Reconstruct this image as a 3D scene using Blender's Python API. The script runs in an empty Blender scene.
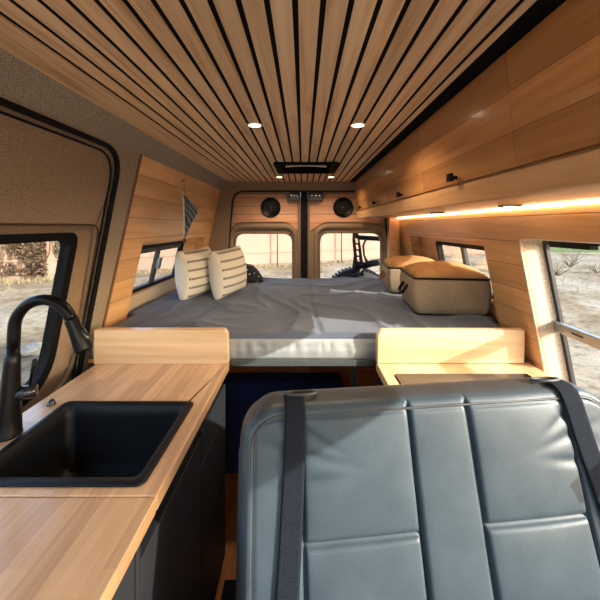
import bpy, bmesh, math, random
from mathutils import Vector, Matrix, noise
from mathutils.geometry import tessellate_polygon
random.seed(7)
PI = math.pi
sc = bpy.context.scene
COL = sc.collection

# ------------------------------------------------------------------ camera
cam = bpy.data.cameras.new('camera'); camo = bpy.data.objects.new('camera', cam); COL.objects.link(camo)
camo.location = (0, 0, 1.5); camo.rotation_euler = (PI/2, 0, 0)
cam.sensor_width = 36; cam.lens = 36*320/600; cam.shift_x = -3/600; cam.shift_y = -74/600
cam.clip_start = 0.02; cam.clip_end = 500
sc.camera = camo
vs = sc.view_settings
vs.view_transform = 'Standard'; vs.look = 'None'; vs.gamma = 1; vs.exposure = 0.0
try: vs.use_curve_mapping = False
except Exception: pass

# ------------------------------------------------------------------ materials
def newmat(name):
    m = bpy.data.materials.new(name); m.use_nodes = True
    nt = m.node_tree; b = nt.nodes['Principled BSDF']
    return m, nt, b
def srgb(r, g, b):
    f = lambda c: (c/255/12.92) if c/255 <= .04045 else ((c/255+.055)/1.055)**2.4
    return (f(r), f(g), f(b), 1)
def N(nt, t, **kw):
    n = nt.nodes.new(t)
    for k, v in kw.items(): setattr(n, k, v)
    return n
def L(nt, a, b): nt.links.new(a, b)
def coords(nt, scale=(1,1,1), rot=(0,0,0), loc=(0,0,0), kind='Object'):
    tc = N(nt, 'ShaderNodeTexCoord'); mp = N(nt, 'ShaderNodeMapping')
    mp.inputs['Scale'].default_value = scale; mp.inputs['Rotation'].default_value = rot; mp.inputs['Location'].default_value = loc
    L(nt, tc.outputs[kind], mp.inputs['Vector']); return mp.outputs['Vector']
def noise_tex(nt, vec, scale, detail=4, rough=.55, dist=0):
    n = N(nt, 'ShaderNodeTexNoise'); n.inputs['Scale'].default_value = scale
    n.inputs['Detail'].default_value = detail; n.inputs['Roughness'].default_value = rough; n.inputs['Distortion'].default_value = dist
    L(nt, vec, n.inputs['Vector']); return n.outputs['Fac']
def ramp(nt, fac, stops):
    r = N(nt, 'ShaderNodeValToRGB'); e = r.color_ramp.elements
    while len(e) < len(stops): e.new(.5)
    for i, (p, c) in enumerate(stops): e[i].position = p; e[i].color = c
    L(nt, fac, r.inputs['Fac']); return r.outputs['Color']
def mix(nt, fac, a, b, mode='MIX'):
    m = N(nt, 'ShaderNodeMix', data_type='RGBA', blend_type=mode)
    for s, v in ((m.inputs[0], fac), (m.inputs[6], a), (m.inputs[7], b)):
        if hasattr(v, 'links'): L(nt, v, s)
        else: s.default_value = v
    return m.outputs[2]
def math_n(nt, op, a, b=None, c=None):
    m = N(nt, 'ShaderNodeMath', operation=op)
    for i, v in enumerate((a, b, c)):
        if v is None: continue
        if hasattr(v, 'links'): L(nt, v, m.inputs[i])
        else: m.inputs[i].default_value = v
    return m.outputs[0]
def bump(nt, b, h, strength=.3, dist=.01):
    n = N(nt, 'ShaderNodeBump'); n.inputs['Strength'].default_value = strength; n.inputs['Distance'].default_value = dist
    L(nt, h, n.inputs['Height']); L(nt, n.outputs['Normal'], b.inputs['Normal'])
def plain(name, col, rough=.5, metal=0, spec=.5, coat=0, nb=0, nscale=200, emis=None, es=0):
    m, nt, b = newmat(name)
    b.inputs['Base Color'].default_value = col; b.inputs['Roughness'].default_value = rough
    b.inputs['Metallic'].default_value = metal; b.inputs['Specular IOR Level'].default_value = spec
    b.inputs['Coat Weight'].default_value = coat
    if nb: bump(nt, b, noise_tex(nt, coords(nt), nscale), nb, .002)
    if emis: b.inputs['Emission Color'].default_value = emis; b.inputs['Emission Strength'].default_value = es
    return m
def wood(name, dark, mid, light, grain='Y', cell=None, cellw=.1, groove=0, gofs=0, rough=.45, coat=0, var=.35, gscale=1.0):
    """grain runs along axis `grain`; planks of width cellw laid along axis `cell`, with a groove between them"""
    m, nt, b = newmat(name)
    g = {'X': (.06, 1, 1), 'Y': (1, .06, 1), 'Z': (1, 1, .06)}[grain]
    v = coords(nt, scale=tuple(c*gscale for c in g))
    if cell:
        tc = N(nt, 'ShaderNodeTexCoord'); sp = N(nt, 'ShaderNodeSeparateXYZ'); L(nt, tc.outputs['Object'], sp.inputs[0])
        q = math_n(nt, 'DIVIDE', math_n(nt, 'ADD', sp.outputs[cell], gofs), cellw)
        idx = math_n(nt, 'FLOOR', q); fr = math_n(nt, 'FRACT', q)
        wn = N(nt, 'ShaderNodeTexWhiteNoise', noise_dimensions='1D'); L(nt, idx, wn.inputs['W'])
        va = N(nt, 'ShaderNodeVectorMath', operation='ADD'); cb = N(nt, 'ShaderNodeCombineXYZ')
        o = math_n(nt, 'MULTIPLY', wn.outputs['Value'], 13.0)
        for i in range(3): L(nt, o, cb.inputs[i])
        L(nt, v, va.inputs[0]); L(nt, cb.outputs[0], va.inputs[1]); v = va.outputs[0]
    n1 = noise_tex(nt, v, 22, 6, .62, .9)
    n2 = noise_tex(nt, v, 5, 3, .5, 1.2)
    c1 = ramp(nt, n1, [(.3, dark), (.5, mid), (.72, light)])
    c2 = ramp(nt, n2, [(.3, (.82,.78,.74,1)), (.7, (1.1,1.1,1.1,1))])
    col = mix(nt, 1, c1, c2, 'MULTIPLY')
    h = n1
    if cell:
        vc = ramp(nt, wn.outputs['Value'], [(0, (1-var, 1-var*1.08, 1-var*1.15, 1)), (1, (1.08, 1.07, 1.05, 1))])
        col = mix(nt, 1, col, vc, 'MULTIPLY')
        if groove:
            d = math_n(nt, 'ABSOLUTE', math_n(nt, 'SUBTRACT', fr, .5))
            gm = N(nt, 'ShaderNodeMapRange'); gm.inputs['From Min'].default_value = .5-groove/cellw; gm.inputs['From Max'].default_value = .5-groove/cellw*.35
            L(nt, d, gm.inputs['Value'])
            col = mix(nt, gm.outputs[0], col, (dark[0]*.35, dark[1]*.3, dark[2]*.25, 1))
            h = math_n(nt, 'SUBTRACT', math_n(nt, 'MULTIPLY', n1, .06), gm.outputs[0])
    L(nt, col, b.inputs['Base Color'])
    b.inputs['Roughness'].default_value = rough; b.inputs['Coat Weight'].default_value = coat; b.inputs['Coat Roughness'].default_value = .13
    bump(nt, b, h, .35 if groove else .08, .004)
    return m
def fabric(name, c1, c2, scale=200, bstr=.4, rough=.95, big=None):
    m, nt, b = newmat(name)
    n = noise_tex(nt, coords(nt, scale=(1, 1, 1.5)), scale, 3, .7)
    col = ramp(nt, n, [(.36, c1), (.64, c2)])
    if big: col = mix(nt, 1, col, ramp(nt, noise_tex(nt, coords(nt), big, 3), [(.3, (.85,.85,.85,1)), (.7, (1.1,1.1,1.1,1))]), 'MULTIPLY')
    L(nt, col, b.inputs['Base Color']); b.inputs['Roughness'].default_value = rough; b.inputs['Specular IOR Level'].default_value = .15
    bump(nt, b, n, bstr, .0015); return m

def butcher(name, dark, light, rot=0, rough=.28):
    m, nt, b = newmat(name)
    v = coords(nt, rot=(0, 0, rot))
    br = N(nt, 'ShaderNodeTexBrick'); L(nt, v, br.inputs['Vector'])
    br.offset = .37; br.squash = 1; br.inputs['Scale'].default_value = 1
    br.inputs['Brick Width'].default_value = .42; br.inputs['Row Height'].default_value = .042
    br.inputs['Mortar Size'].default_value = .0; br.inputs['Mortar Smooth'].default_value = .2
    br.inputs['Color1'].default_value = dark; br.inputs['Color2'].default_value = light
    br.inputs['Mortar'].default_value = tuple(c*.82 for c in dark[:3])+(1,)
    g = noise_tex(nt, coords(nt, scale=(1, .05, 1) if rot else (.05, 1, 1)), 60, 6, .6, .6)
    col = mix(nt, 1, br.outputs['Color'], ramp(nt, g, [(.3, (.84,.8,.76,1)), (.65, (1.08,1.07,1.06,1))]), 'MULTIPLY')
    L(nt, col, b.inputs['Base Color']); b.inputs['Roughness'].default_value = rough
    b.inputs['Coat Weight'].default_value = .35; b.inputs['Coat Roughness'].default_value = .16
    bump(nt, b, g, .04, .002); return m

M = {}
M['slat'] = wood('pale oak slats', srgb(200,160,118), srgb(232,200,160), srgb(242,216,182), 'Y', 'X', .0522, 0, .0147, .55, 0, .10, 1.6)
M['black_felt'] = plain('black felt', (.006,.006,.007,1), .9, spec=.1)
M['maple_wall'] = wood('honey maple wall planks', srgb(204,154,104), srgb(222,174,122), srgb(232,188,140), 'Y', 'Z', .104, .0020, .02, .42, .25, .07)
M['maple_cab'] = wood('honey maple cabinet boards', srgb(182,126,78), srgb(204,148,94), srgb(218,166,110), 'Y', 'Z', .093, .0010, .045, .30, .5, .14)
M['maple'] = wood('plain maple', srgb(192,144,98), srgb(212,166,118), srgb(226,184,138), 'Y', None, .1, rough=.4, coat=.3)
M['maple_x'] = wood('pale maple board', srgb(206,166,122), srgb(220,184,142), srgb(230,198,160), 'X', None, .1, rough=.35, coat=.3)
M['maple_door'] = wood('pinkish maple door boards', srgb(192,140,108), srgb(212,160,126), srgb(224,174,140), 'X', 'Z', .082, .0032, .03, .45, .1, .12)
M['butcher_l'] = butcher('butcher block left', srgb(184,148,114), srgb(212,176,138), PI/2)
M['butcher_r'] = butcher('butcher block right', srgb(212,174,130), srgb(232,200,158), PI/2)
M['tweed'] = fabric('brown tweed headliner', srgb(112,100,88), srgb(182,166,148), 260, .5)
M['tweed_grey'] = fabric('grey tweed cove', srgb(116,106,96), srgb(180,168,154), 260, .5)
M['tweed_door'] = fabric('warm brown door carpet', srgb(120,100,82), srgb(168,146,124), 260, .35)
M['tweed_light'] = fabric('light oatmeal fabric', srgb(170,150,130), srgb(216,198,176), 190, .4)
M['rubber'] = plain('black rubber', (.005,.005,.006,1), .55, spec=.15)
M['black_metal'] = plain('matte black metal', (.003,.003,.004,1), .32, 0, .2)
M['black_gloss'] = plain('black glossy plastic', (.012,.012,.013,1), .18)
M['cab_black'] = plain('charcoal cabinet front', srgb(32,33,36), .5, spec=.22, nb=.05, nscale=600)
M['granite'] = plain('black composite sink', srgb(13,15,18), .42, spec=.22, nb=.2, nscale=900)
M['steel'] = plain('grey aluminium', srgb(150,152,155), .35, .8)
M['dark_steel'] = plain('dark grey window frame', srgb(62,62,62), .4, .3)
M['chrome'] = plain('chrome', (.7,.7,.7,1), .15, 1)
M['navy'] = fabric('navy cloth', srgb(34,46,84), srgb(50,64,108), 400, .3)
M['carpet'] = fabric('dark floor mat', srgb(14,14,16), srgb(26,26,28), 300, .4)
M['felt_rail'] = fabric('grey felt rail', srgb(56,58,60), srgb(90,92,94), 300, .4)
M['floor_wood'] = wood('brown vinyl floor', srgb(150,98,62), srgb(186,128,82), srgb(204,146,98), 'Y', 'X', .13, .001, 0, .4, .1, .2)
M['crate'] = wood('brown wooden crate', srgb(150,88,46), srgb(190,118,64), srgb(210,142,84), 'X', None, rough=.5)
M['white_cap'] = plain('white plastic trim', srgb(222,214,200), .5)
M['screw'] = plain('pale plug', srgb(226,190,140), .5)
M['lamp'] = plain('lit lens', (1,.86,.68,1), .4, emis=(1,.80,.58,1), es=9)
M['led'] = plain('lit led strip', (1,.75,.45,1), .4, emis=(1,.66,.36,1), es=13)
M['strap'] = fabric('woven black webbing', srgb(10,13,20), srgb(32,38,48), 500, .6)
M['tan_lid'] = fabric('tan canvas lid', srgb(162,118,74), srgb(188,144,98), 200, .25, big=12)
M['taupe'] = fabric('taupe canvas side', srgb(126,110,90), srgb(158,140,118), 180, .25, big=10)
M['tan_leather'] = plain('tan leather tab', srgb(140,88,46), .6)
M['stucco'] = fabric('pink beige rendered wall', srgb(134,110,98), srgb(150,126,112), 30, .2, big=.25)
M['lens_grey'] = plain('clear grey lamp lens', srgb(90,92,96), .12, .2)
M['tread'] = plain('tyre rubber', srgb(34,36,42), .8)
M['white_paint'] = plain('white edging', srgb(230,228,220), .7)

def glass_mat(name, col=(1,1,1,1)):
    m, nt, b = newmat(name)
    nt.nodes.remove(b)
    out = nt.nodes['Material Output']
    t = N(nt, 'ShaderNodeBsdfTransparent'); t.inputs[0].default_value = col
    g = N(nt, 'ShaderNodeBsdfGlossy'); g.inputs['Roughness'].default_value = .02
    lw = N(nt, 'ShaderNodeLayerWeight'); lw.inputs['Blend'].default_value = .12
    mx = N(nt, 'ShaderNodeMixShader')
    L(nt, math_n(nt, 'MULTIPLY', lw.outputs['Fresnel'], .35), mx.inputs[0]); L(nt, t.outputs[0], mx.inputs[1]); L(nt, g.outputs[0], mx.inputs[2])
    L(nt, mx.outputs[0], out.inputs['Surface']); return m
M['glass'] = glass_mat('window glass', (.94,.95,.94,1))
M['cooktop'] = plain('black cooktop glass', (.01,.01,.01,1), .06, coat=.6)

def leather(name, c, c2):
    m, nt, b = newmat(name)
    v = coords(nt)
    vo = N(nt, 'ShaderNodeTexVoronoi'); vo.inputs['Scale'].default_value = 420; L(nt, v, vo.inputs['Vector'])
    n = noise_tex(nt, v, 14, 4)
    L(nt, ramp(nt, n, [(.3, c), (.7, c2)]), b.inputs['Base Color'])
    b.inputs['Roughness'].default_value = .46; b.inputs['Specular IOR Level'].default_value = .35
    h = math_n(nt, 'ADD', math_n(nt, 'MULTIPLY', vo.outputs['Distance'], .25), math_n(nt, 'MULTIPLY', n, .6))
    bump(nt, b, h, .22, .003); return m
M['leather'] = leather('slate grey leatherette', srgb(48,60,69), srgb(58,70,79))
M['leather_dark'] = leather('dark grey leatherette', srgb(52,54,56), srgb(64,66,68))

def bedding():
    m, nt, b = newmat('grey bed sheet')
    v = coords(nt)
    weave = noise_tex(nt, coords(nt, scale=(1, 1, 1)), 500, 2)
    w = noise_tex(nt, v, 3, 3)
    col = ramp(nt, w, [(.3, srgb(68,76,90)), (.7, srgb(86,93,106))])
    L(nt, col, b.inputs['Base Color']); b.inputs['Roughness'].default_value = .85; b.inputs['Specular IOR Level'].default_value = .2
    b.inputs['Sheen Weight'].default_value = .15
    bump(nt, b, weave, .15, .001); return m
M['sheet'] = bedding()
M['sheet_side'] = fabric('pale grey sheet side', srgb(140,142,142), srgb(166,167,165), 500, .1)

def pillow_mat():
    m, nt, b = newmat('cream pillow cover with rows of dark stitches')
    tc = N(nt, 'ShaderNodeTexCoord'); sp = N(nt, 'ShaderNodeSeparateXYZ'); L(nt, tc.outputs['Object'], sp.inputs[0])
    x, y, z = sp.outputs
    q = math_n(nt, 'FRACT', math_n(nt, 'DIVIDE', math_n(nt, 'ADD', z, .5), .056))
    row = math_n(nt, 'LESS_THAN', math_n(nt, 'ABSOLUTE', math_n(nt, 'SUBTRACT', q, .5)), .13)
    dash = math_n(nt, 'LESS_THAN', math_n(nt, 'FRACT', math_n(nt, 'DIVIDE', math_n(nt, 'ADD', x, .5), .013)), .72)
    inner = math_n(nt, 'MULTIPLY', math_n(nt, 'LESS_THAN', math_n(nt, 'ABSOLUTE', math_n(nt, 'ADD', x, .01)), .125), math_n(nt, 'LESS_THAN', math_n(nt, 'ABSOLUTE', z), .15))
    mask = math_n(nt, 'MULTIPLY', math_n(nt, 'MULTIPLY', row, dash), inner)
    n = noise_tex(nt, tc.outputs['Object'], 300, 2)
    base = ramp(nt, n, [(.3, srgb(206,198,186)), (.7, srgb(232,226,214))])
    L(nt, mix(nt, mask, base, srgb(92,80,74)), b.inputs['Base Color'])
    b.inputs['Roughness'].default_value = .9; bump(nt, b, n, .3, .001); return m
M['pillow'] = pillow_mat()

def pennant_mat():
    m, nt, b = newmat('grey striped cotton')
    w = N(nt, 'ShaderNodeTexWave'); w.inputs['Scale'].default_value = 12; w.inputs['Distortion'].default_value = 7
    L(nt, coords(nt, rot=(.5, .6, 0)), w.inputs['Vector'])
    L(nt, ramp(nt, w.outputs['Fac'], [(.3, srgb(74,84,94)), (.75, srgb(138,148,156))]), b.inputs['Base Color'])
    b.inputs['Roughness'].default_value = .9; return m
M['pennant'] = pennant_mat()

def dotty():
    m, nt, b = newmat('navy cloth with pale dots')
    vo = N(nt, 'ShaderNodeTexVoronoi'); vo.inputs['Scale'].default_value = 22; L(nt, coords(nt), vo.inputs['Vector'])
    d = math_n(nt, 'LESS_THAN', vo.outputs['Distance'], .16)
    L(nt, mix(nt, d, srgb(20,24,36), srgb(170,170,175)), b.inputs['Base Color']); b.inputs['Roughness'].default_value = .8; return m
M['dotty'] = dotty()

def ground_mat():
    m, nt, b = newmat('dusty sandy ground')
    v = coords(nt)
    n1 = noise_tex(nt, v, .35, 8, .6, .3); n2 = noise_tex(nt, v, 5, 8, .7)
    c = ramp(nt, n1, [(.35, srgb(116,102,84)), (.5, srgb(146,136,120)), (.68, srgb(156,152,142))])
    c = mix(nt, 1, c, ramp(nt, n2, [(.36, (.52,.48,.42,1)), (.52, (1,1,1,1)), (.7, (1.1,1.1,1.08,1))]), 'MULTIPLY')
    gr = ramp(nt, noise_tex(nt, v, .8, 5), [(.55, (0,0,0,1)), (.66, (.5,.5,.5,1))])
    c = mix(nt, gr, c, srgb(112,106,72))
    L(nt, c, b.inputs['Base Color']); b.inputs['Roughness'].default_value = .95; b.inputs['Specular IOR Level'].default_value = .1
    bump(nt, b, n2, .8, .08); return m
M['ground'] = ground_mat()
M['grass'] = fabric('green grass', srgb(66,84,44), srgb(96,110,62), 8, .5)
M['vine'] = plain('dry brown vine', srgb(92,72,54), .9)
M['leaf'] = plain('green ivy leaf', srgb(70,80,50), .8)
M['twig'] = plain('grey brown twig', srgb(110,92,74), .9)
M['rock'] = fabric('pale rock', srgb(110,108,104), srgb(140,138,132), 12, .6)

# ------------------------------------------------------------------ mesh helpers
def link(name, bm, mats, parent=None, smooth=False, kind=None, bevel=0, seg=2, recalc=True):
    if recalc: bmesh.ops.recalc_face_normals(bm, faces=bm.faces)
    me = bpy.data.meshes.new(name); bm.to_mesh(me); bm.free()
    if not isinstance(mats, (list, tuple)): mats = [mats]
    for m in mats: me.materials.append(m)
    if smooth: me.polygons.foreach_set('use_smooth', [True]*len(me.polygons))
    o = bpy.data.objects.new(name, me); COL.objects.link(o)
    if parent: o.parent = parent
    if kind: o['kind'] = kind
    if bevel:
        b = o.modifiers.new('bevel', 'BEVEL'); b.width = bevel; b.segments = seg; b.limit_method = 'ANGLE'; b.angle_limit = .6
        me.polygons.foreach_set('use_smooth', [True]*len(me.polygons))
        w = o.modifiers.new('wn', 'WEIGHTED_NORMAL')
    return o
def tag(o, label=None, cat=None, group=None, kind=None):
    if label: o['label'] = label
    if cat: o['category'] = cat
    if group: o['group'] = group
    if kind: o['kind'] = kind
    return o
def empty(name, loc=(0,0,0), label=None, cat=None, group=None, kind=None, rz=0):
    o = bpy.data.objects.new(name, None); COL.objects.link(o); o.location = loc; o.rotation_euler = (0,0,rz)
    o.empty_display_size = .05
    return tag(o, label, cat, group, kind)
def copy_tree(o, parent=None):
    c = o.copy(); COL.objects.link(c); c.parent = parent
    for ch in [x for x in bpy.data.objects if x.parent == o]: copy_tree(ch, c)
    return c
def B(): return bmesh.new()
def box(bm, x0, x1, y0, y1, z0, z1, mi=0, mat=None):
    vs_ = [Vector(p) for p in ((x0,y0,z0),(x1,y0,z0),(x1,y1,z0),(x0,y1,z0),(x0,y0,z1),(x1,y0,z1),(x1,y1,z1),(x0,y1,z1))]
    if mat: vs_ = [mat @ v for v in vs_]
    v = [bm.verts.new(p) for p in vs_]
    for f in ((0,3,2,1),(4,5,6,7),(0,1,5,4),(1,2,6,5),(2,3,7,6),(3,0,4,7)):
        fc = bm.faces.new([v[i] for i in f]); fc.material_index = mi
    return bm
def plate(bm, outer, holes, mp, w0, w1, mi=0, mi_side=None, hole_mi=None):
    """flat plate with holes: outer/holes are 2-D loops, mp(u,v,w) -> 3-D"""
    loops = [outer]+list(holes)
    tri = tessellate_polygon([[Vector((p[0], p[1], 0)) for p in lp] for lp in loops])
    flat = [p for lp in loops for p in lp]
    A = [bm.verts.new(mp(p[0], p[1], w0)) for p in flat]; C_ = [bm.verts.new(mp(p[0], p[1], w1)) for p in flat]
    for t in tri:
        for S in (A, C_):
            try:
                f = bm.faces.new([S[i] for i in t]); f.material_index = mi
            except ValueError: pass
    k = 0
    for li, lp in enumerate(loops):
        n = len(lp)
        for i in range(n):
            a, b_ = k+i, k+(i+1) % n
            try:
                f = bm.faces.new([A[a], A[b_], C_[b_], C_[a]])
                f.material_index = (mi if mi_side is None else mi_side) if li == 0 else (mi if hole_mi is None else hole_mi)
            except ValueError: pass
        k += n
    return bm
def rrect(u0, u1, v0, v1, r, n=6, radii=None):
    """rounded rectangle, corners order: (u0,v0),(u1,v0),(u1,v1),(u0,v1)"""
    rs = radii or (r, r, r, r); pts = []
    for (cu, cv, a0, rr) in ((u0, v0, PI, rs[0]), (u1, v0, 1.5*PI, rs[1]), (u1, v1, 0, rs[2]), (u0, v1, .5*PI, rs[3])):
        if rr <= 0: pts.append((cu, cv)); continue
        c = (cu+(rr if cu == u0 else -rr), cv+(rr if cv == v0 else -rr))
        for i in range(n+1):
            a = a0+.5*PI*i/n; pts.append((c[0]+rr*math.cos(a), c[1]+rr*math.sin(a)))
    return pts
def rpoly(pts, r, n=5):
    """round the corners of a 2-D polygon"""
    out = []; m = len(pts)
    for i in range(m):
        p = Vector(pts[i]); a = Vector(pts[i-1]); b_ = Vector(pts[(i+1) % m])
        rr = r[i] if isinstance(r, (list, tuple)) else r
        if rr <= 0: out.append(tuple(p)); continue
        da = (a-p); db = (b_-p); la, lb = da.length, db.length
        t = min(rr, la*.45, lb*.45); s = p+da.normalized()*t; e = p+db.normalized()*t
        for k in range(n+1):
            q = k/n; out.append(tuple((1-q)**2*s+2*q*(1-q)*p+q*q*e))
    return out
def tube(bm, pts, r, seg=10, closed=False, mi=0, cap=True):
    pts = [Vector(p) for p in pts]; n = len(pts)
    rs = r if isinstance(r, (list, tuple)) else [r]*n
    rings = []; up = None
    for i, p in enumerate(pts):
        if closed: t = pts[(i+1) % n]-pts[i-1]
        else: t = pts[min(i+1, n-1)]-pts[max(i-1, 0)]
        t.normalize()
        if up is None:
            up = Vector((0,0,1)) if abs(t.z) < .9 else Vector((1,0,0))
        s = t.cross(up)
        if s.length < 1e-5: s = t.cross(Vector((0,1,0)))
        s.normalize(); up = s.cross(t).normalized()
        rings.append([bm.verts.new(p+(s*math.cos(2*PI*k/seg)+up*math.sin(2*PI*k/seg))*rs[i]) for k in range(seg)])
    for i in range(n if closed else n-1):
        a, b_ = rings[i], rings[(i+1) % n]
        for k in range(seg):
            f = bm.faces.new([a[k], a[(k+1) % seg], b_[(k+1) % seg], b_[k]]); f.material_index = mi
    if not closed and cap:
        bm.faces.new(rings[0]).material_index = mi; bm.faces.new(rings[-1][::-1]).material_index = mi
    return bm
def lathe(bm, prof, c=(0,0,0), seg=32, mat=None, mi=0):
    """profile [(r, h)] about local Z"""
    rings = []
    for r, h in prof:
        ring = []
        for k in range(seg):
            p = Vector((r*math.cos(2*PI*k/seg), r*math.sin(2*PI*k/seg), h))
            if mat: p = mat @ p
            ring.append(bm.verts.new(p+Vector(c)))
        rings.append(ring)
    for a, b_ in zip(rings, rings[1:]):
        for k in range(seg):
            f = bm.faces.new([a[k], a[(k+1) % seg], b_[(k+1) % seg], b_[k]]); f.material_index = mi
    if prof[0][0] > 1e-6: bm.faces.new(rings[0][::-1]).material_index = mi
    if prof[-1][0] > 1e-6: bm.faces.new(rings[-1]).material_index = mi
    return bm
def obj(name, bm, mats, parent=None, **k): return link(name, bm, mats, parent, **k)

# wall planes: u = Y, v = Z, w = outwards
def XL(z): return -(.77+(1.846-z)*.222)
def XR(z): return .87+(1.57-z)*.196
mL = lambda u, v, w: (XL(v)-w, u, v)
mR = lambda u, v, w: (XR(v)+w, u, v)
def mB(y0): return lambda u, v, w: (u, y0+w, v)
CEIL = 1.914; FRONT = -.9; REAR = 3.08

# ================================================================== SETTING
# ceiling: black backing board, slats, cove
bm = B(); vent_hole = rrect(-.165, .205, 2.09, 2.43, .02)
mC = lambda u, v, w: (u, v, w)
plate(bm, [(-.72, FRONT), (.92, FRONT), (.92, 3.2), (-.72, 3.2)], [vent_hole], mC, CEIL+.0024, CEIL+.03)
ceiling = obj('ceiling', bm, M['black_felt'], kind='structure')
bm = B()
gaps = [-.0147+.0522*k for k in range(-11, 9)]
edges = [-.706]+[g for g in gaps]+[.429]
for a, b_ in zip(edges, edges[1:]):
    x0 = a+(.0058 if a != edges[0] else 0); x1 = b_-(.0058 if b_ != edges[-1] else 0)
    for ys in ([(FRONT, 3.06)] if (x1 < -.165 or x0 > .205) else [(FRONT, 2.09), (2.43, 3.06)]):
        box(bm, x0, x1, ys[0], ys[1], CEIL, CEIL+.0022)
obj('slat_panel', bm, M['slat'], ceiling)
bm = B()
v = [(-.704, CEIL-.001), (-.70, CEIL+.01), (-.80, 1.86), (-.775, 1.836)]
plate(bm, v, [], lambda a, b_, w: (a, w, b_), FRONT, 3.06)
obj('cove_panel', bm, M['tweed_grey'], ceiling)

# floor
bm = B(); box(bm, -1.02, 1.08, FRONT, 3.2, -.05, 0)
floor = obj('floor', bm, M['floor_wood'], kind='structure')
bm = B(); box(bm, -.33, .9, FRONT, 1.35, .0, .008)
tag(obj('floor_mat', bm, M['carpet']), 'black floor mat in the aisle between counter and bench', 'mat')

# left wall, wood clad rear part
bm = B()
op = rpoly([(1.735, .93), (2.87, .93), (2.87, 1.405), (1.735, 1.41)], [0, 0, .01, .01])
plate(bm, [(1.53, 0), (3.06, 0), (3.06, 1.84), (1.53, 1.84)], [op], mL, 0, .075)
wl = obj('wall_left', bm, M['maple_wall'], kind='structure')
bm = B()
plate(bm, [(1.53, 0), (3.06, 0), (3.06, 1.84), (1.53, 1.84)], [rrect(1.76, 2.56, 1.10, 1.385, .03)], mL, .076, .105)
obj('outer_skin', bm, M['maple'], wl)
bm = B()
plate(bm, [(1.74, 1.0), (2.865, 1.0), (2.865, 1.095), (1.74, 1.095)], [], mL, .05, .0755)
obj('window_ledge', bm, M['tweed_light'], wl)
bm = B()   # vertical edge trim and top trim
box(bm, 0, 0, 0, 0, 0, 0) if False else None
plate(bm, [(1.516, 0), (1.529, 0), (1.529, 1.84), (1.516, 1.84)], [], mL, -.006, .02)
obj('edge_trim', bm, plain('brown edging', srgb(120,84,54), .5), wl)

# left wall, fabric part around the sliding door
bm = B()
dopen = rpoly([(-.62, .08), (1.46, .08), (1.375, 1.822), (-.62, 1.822)], [.05, .12, .13, .1], 8)
plate(bm, [(FRONT, 0), (1.515, 0), (1.515, 1.85), (FRONT, 1.85)], [dopen], mL, 0, .05)
wlf = obj('wall_left_front', bm, M['tweed'], kind='structure')
bm = B(); tube(bm, [mL(u, v, .004) for u, v in dopen], .011, 8, True)
obj('door_seal', bm, M['rubber'], wlf, smooth=True)
bm = B(); sm_ = rpoly([(-.60, .10), (1.440, .10), (1.355, 1.800), (-.60, 1.800)], [.05, .12, .12, .1], 8)
tube(bm, [mL(u, v, .016) for u, v in sm_], .004, 8, True)
obj('inner_seal', bm, M['rubber'], wlf, smooth=True)

# sliding door
d1 = empty('door_1', (0, 0, 0), kind='structure')
surround = rpoly([(-.5, .80), (1.42, .80), (1.362, 1.505), (-.5, 1.505)], [.05, .16, .05, .05], 8)
wopen = rpoly([(-.45, .83), (1.30, .83), (1.272, 1.475), (-.45, 1.475)], [.05, .17, .05, .05], 8)
wglass = rpoly([(-.41, .87), (1.262, .87), (1.236, 1.445), (-.41, 1.445)], [.04, .15, .035, .04], 8)
bm = B(); plate(bm, [(-.66, .04), (1.50, .04), (1.42, 1.84), (-.66, 1.84)], [surround], mL, .02, .045)
obj('door_panel', bm, M['tweed_door'], d1, bevel=.006, seg=3)
bm = B(); plate(bm, rpoly([(-.52, .78), (1.44, .78), (1.385, 1.53), (-.52, 1.53)], .05), [wopen], mL, .046, .065)
obj('window_surround', bm, M['tweed_door'], d1)
bm = B(); tube(bm, [mL(u, v, .020) for u, v in surround], .0035, 6, True); obj('recess_shade_line', bm, plain('dark brown recess shade', srgb(70,52,38), .8), d1, smooth=True)  # dark tube drawn along the recess edge in place of its shade line
bm = B(); plate(bm, wopen, [wglass], mL, .035, .075)
obj('window_frame', bm, M['rubber'], d1, bevel=.006, seg=3)
bm = B(); plate(bm, wglass, [], mL, .058, .062)
obj('glass', bm, M['glass'], d1)

# rear left window
def sliding_window(name, mp, y0, y1, z0, z1, w, ydiv, par, latch=True):
    t = empty(name, (0, 0, 0), kind='structure')
    bm = B(); o_ = rrect(y0, y1, z0, z1, .03); i_ = rrect(y0+.022, y1-.022, z0+.024, z1-.024, .02)
    plate(bm, o_, [i_], mp, w-.018, w+.02); obj('window_frame', bm, M['rubber'], t, bevel=.003)
    bm = B(); plate(bm, [(ydiv-.018, z0+.02), (ydiv+.018, z0+.02), (ydiv+.018, z1-.02), (ydiv-.018, z1-.02)], [], mp, w-.010, w+.012)
    if latch: plate(bm, [(y0+.02, z1-.052), (y1-.02, z1-.052), (y1-.02, z1-.022), (y0+.02, z1-.022)], [], mp, w-.006, w+.008)
    obj('sash_bar', bm, M['dark_steel'], t, bevel=.002)
    bm = B(); plate(bm, i_, [], mp, w+.013, w+.016); obj('glass', bm, M['glass'], t)
    if latch:
        bm = B(); plate(bm, rrect(ydiv-.012, ydiv+.022, (z0+z1)/2-.03, (z0+z1)/2+.045, .008), [], mp, w-.032, w-.008)
        obj('latch', bm, M['steel'], t, bevel=.003)
    return t
sliding_window('window_1', mL, 1.76, 2.56, 1.10, 1.385, .09, 2.15, None)

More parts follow.
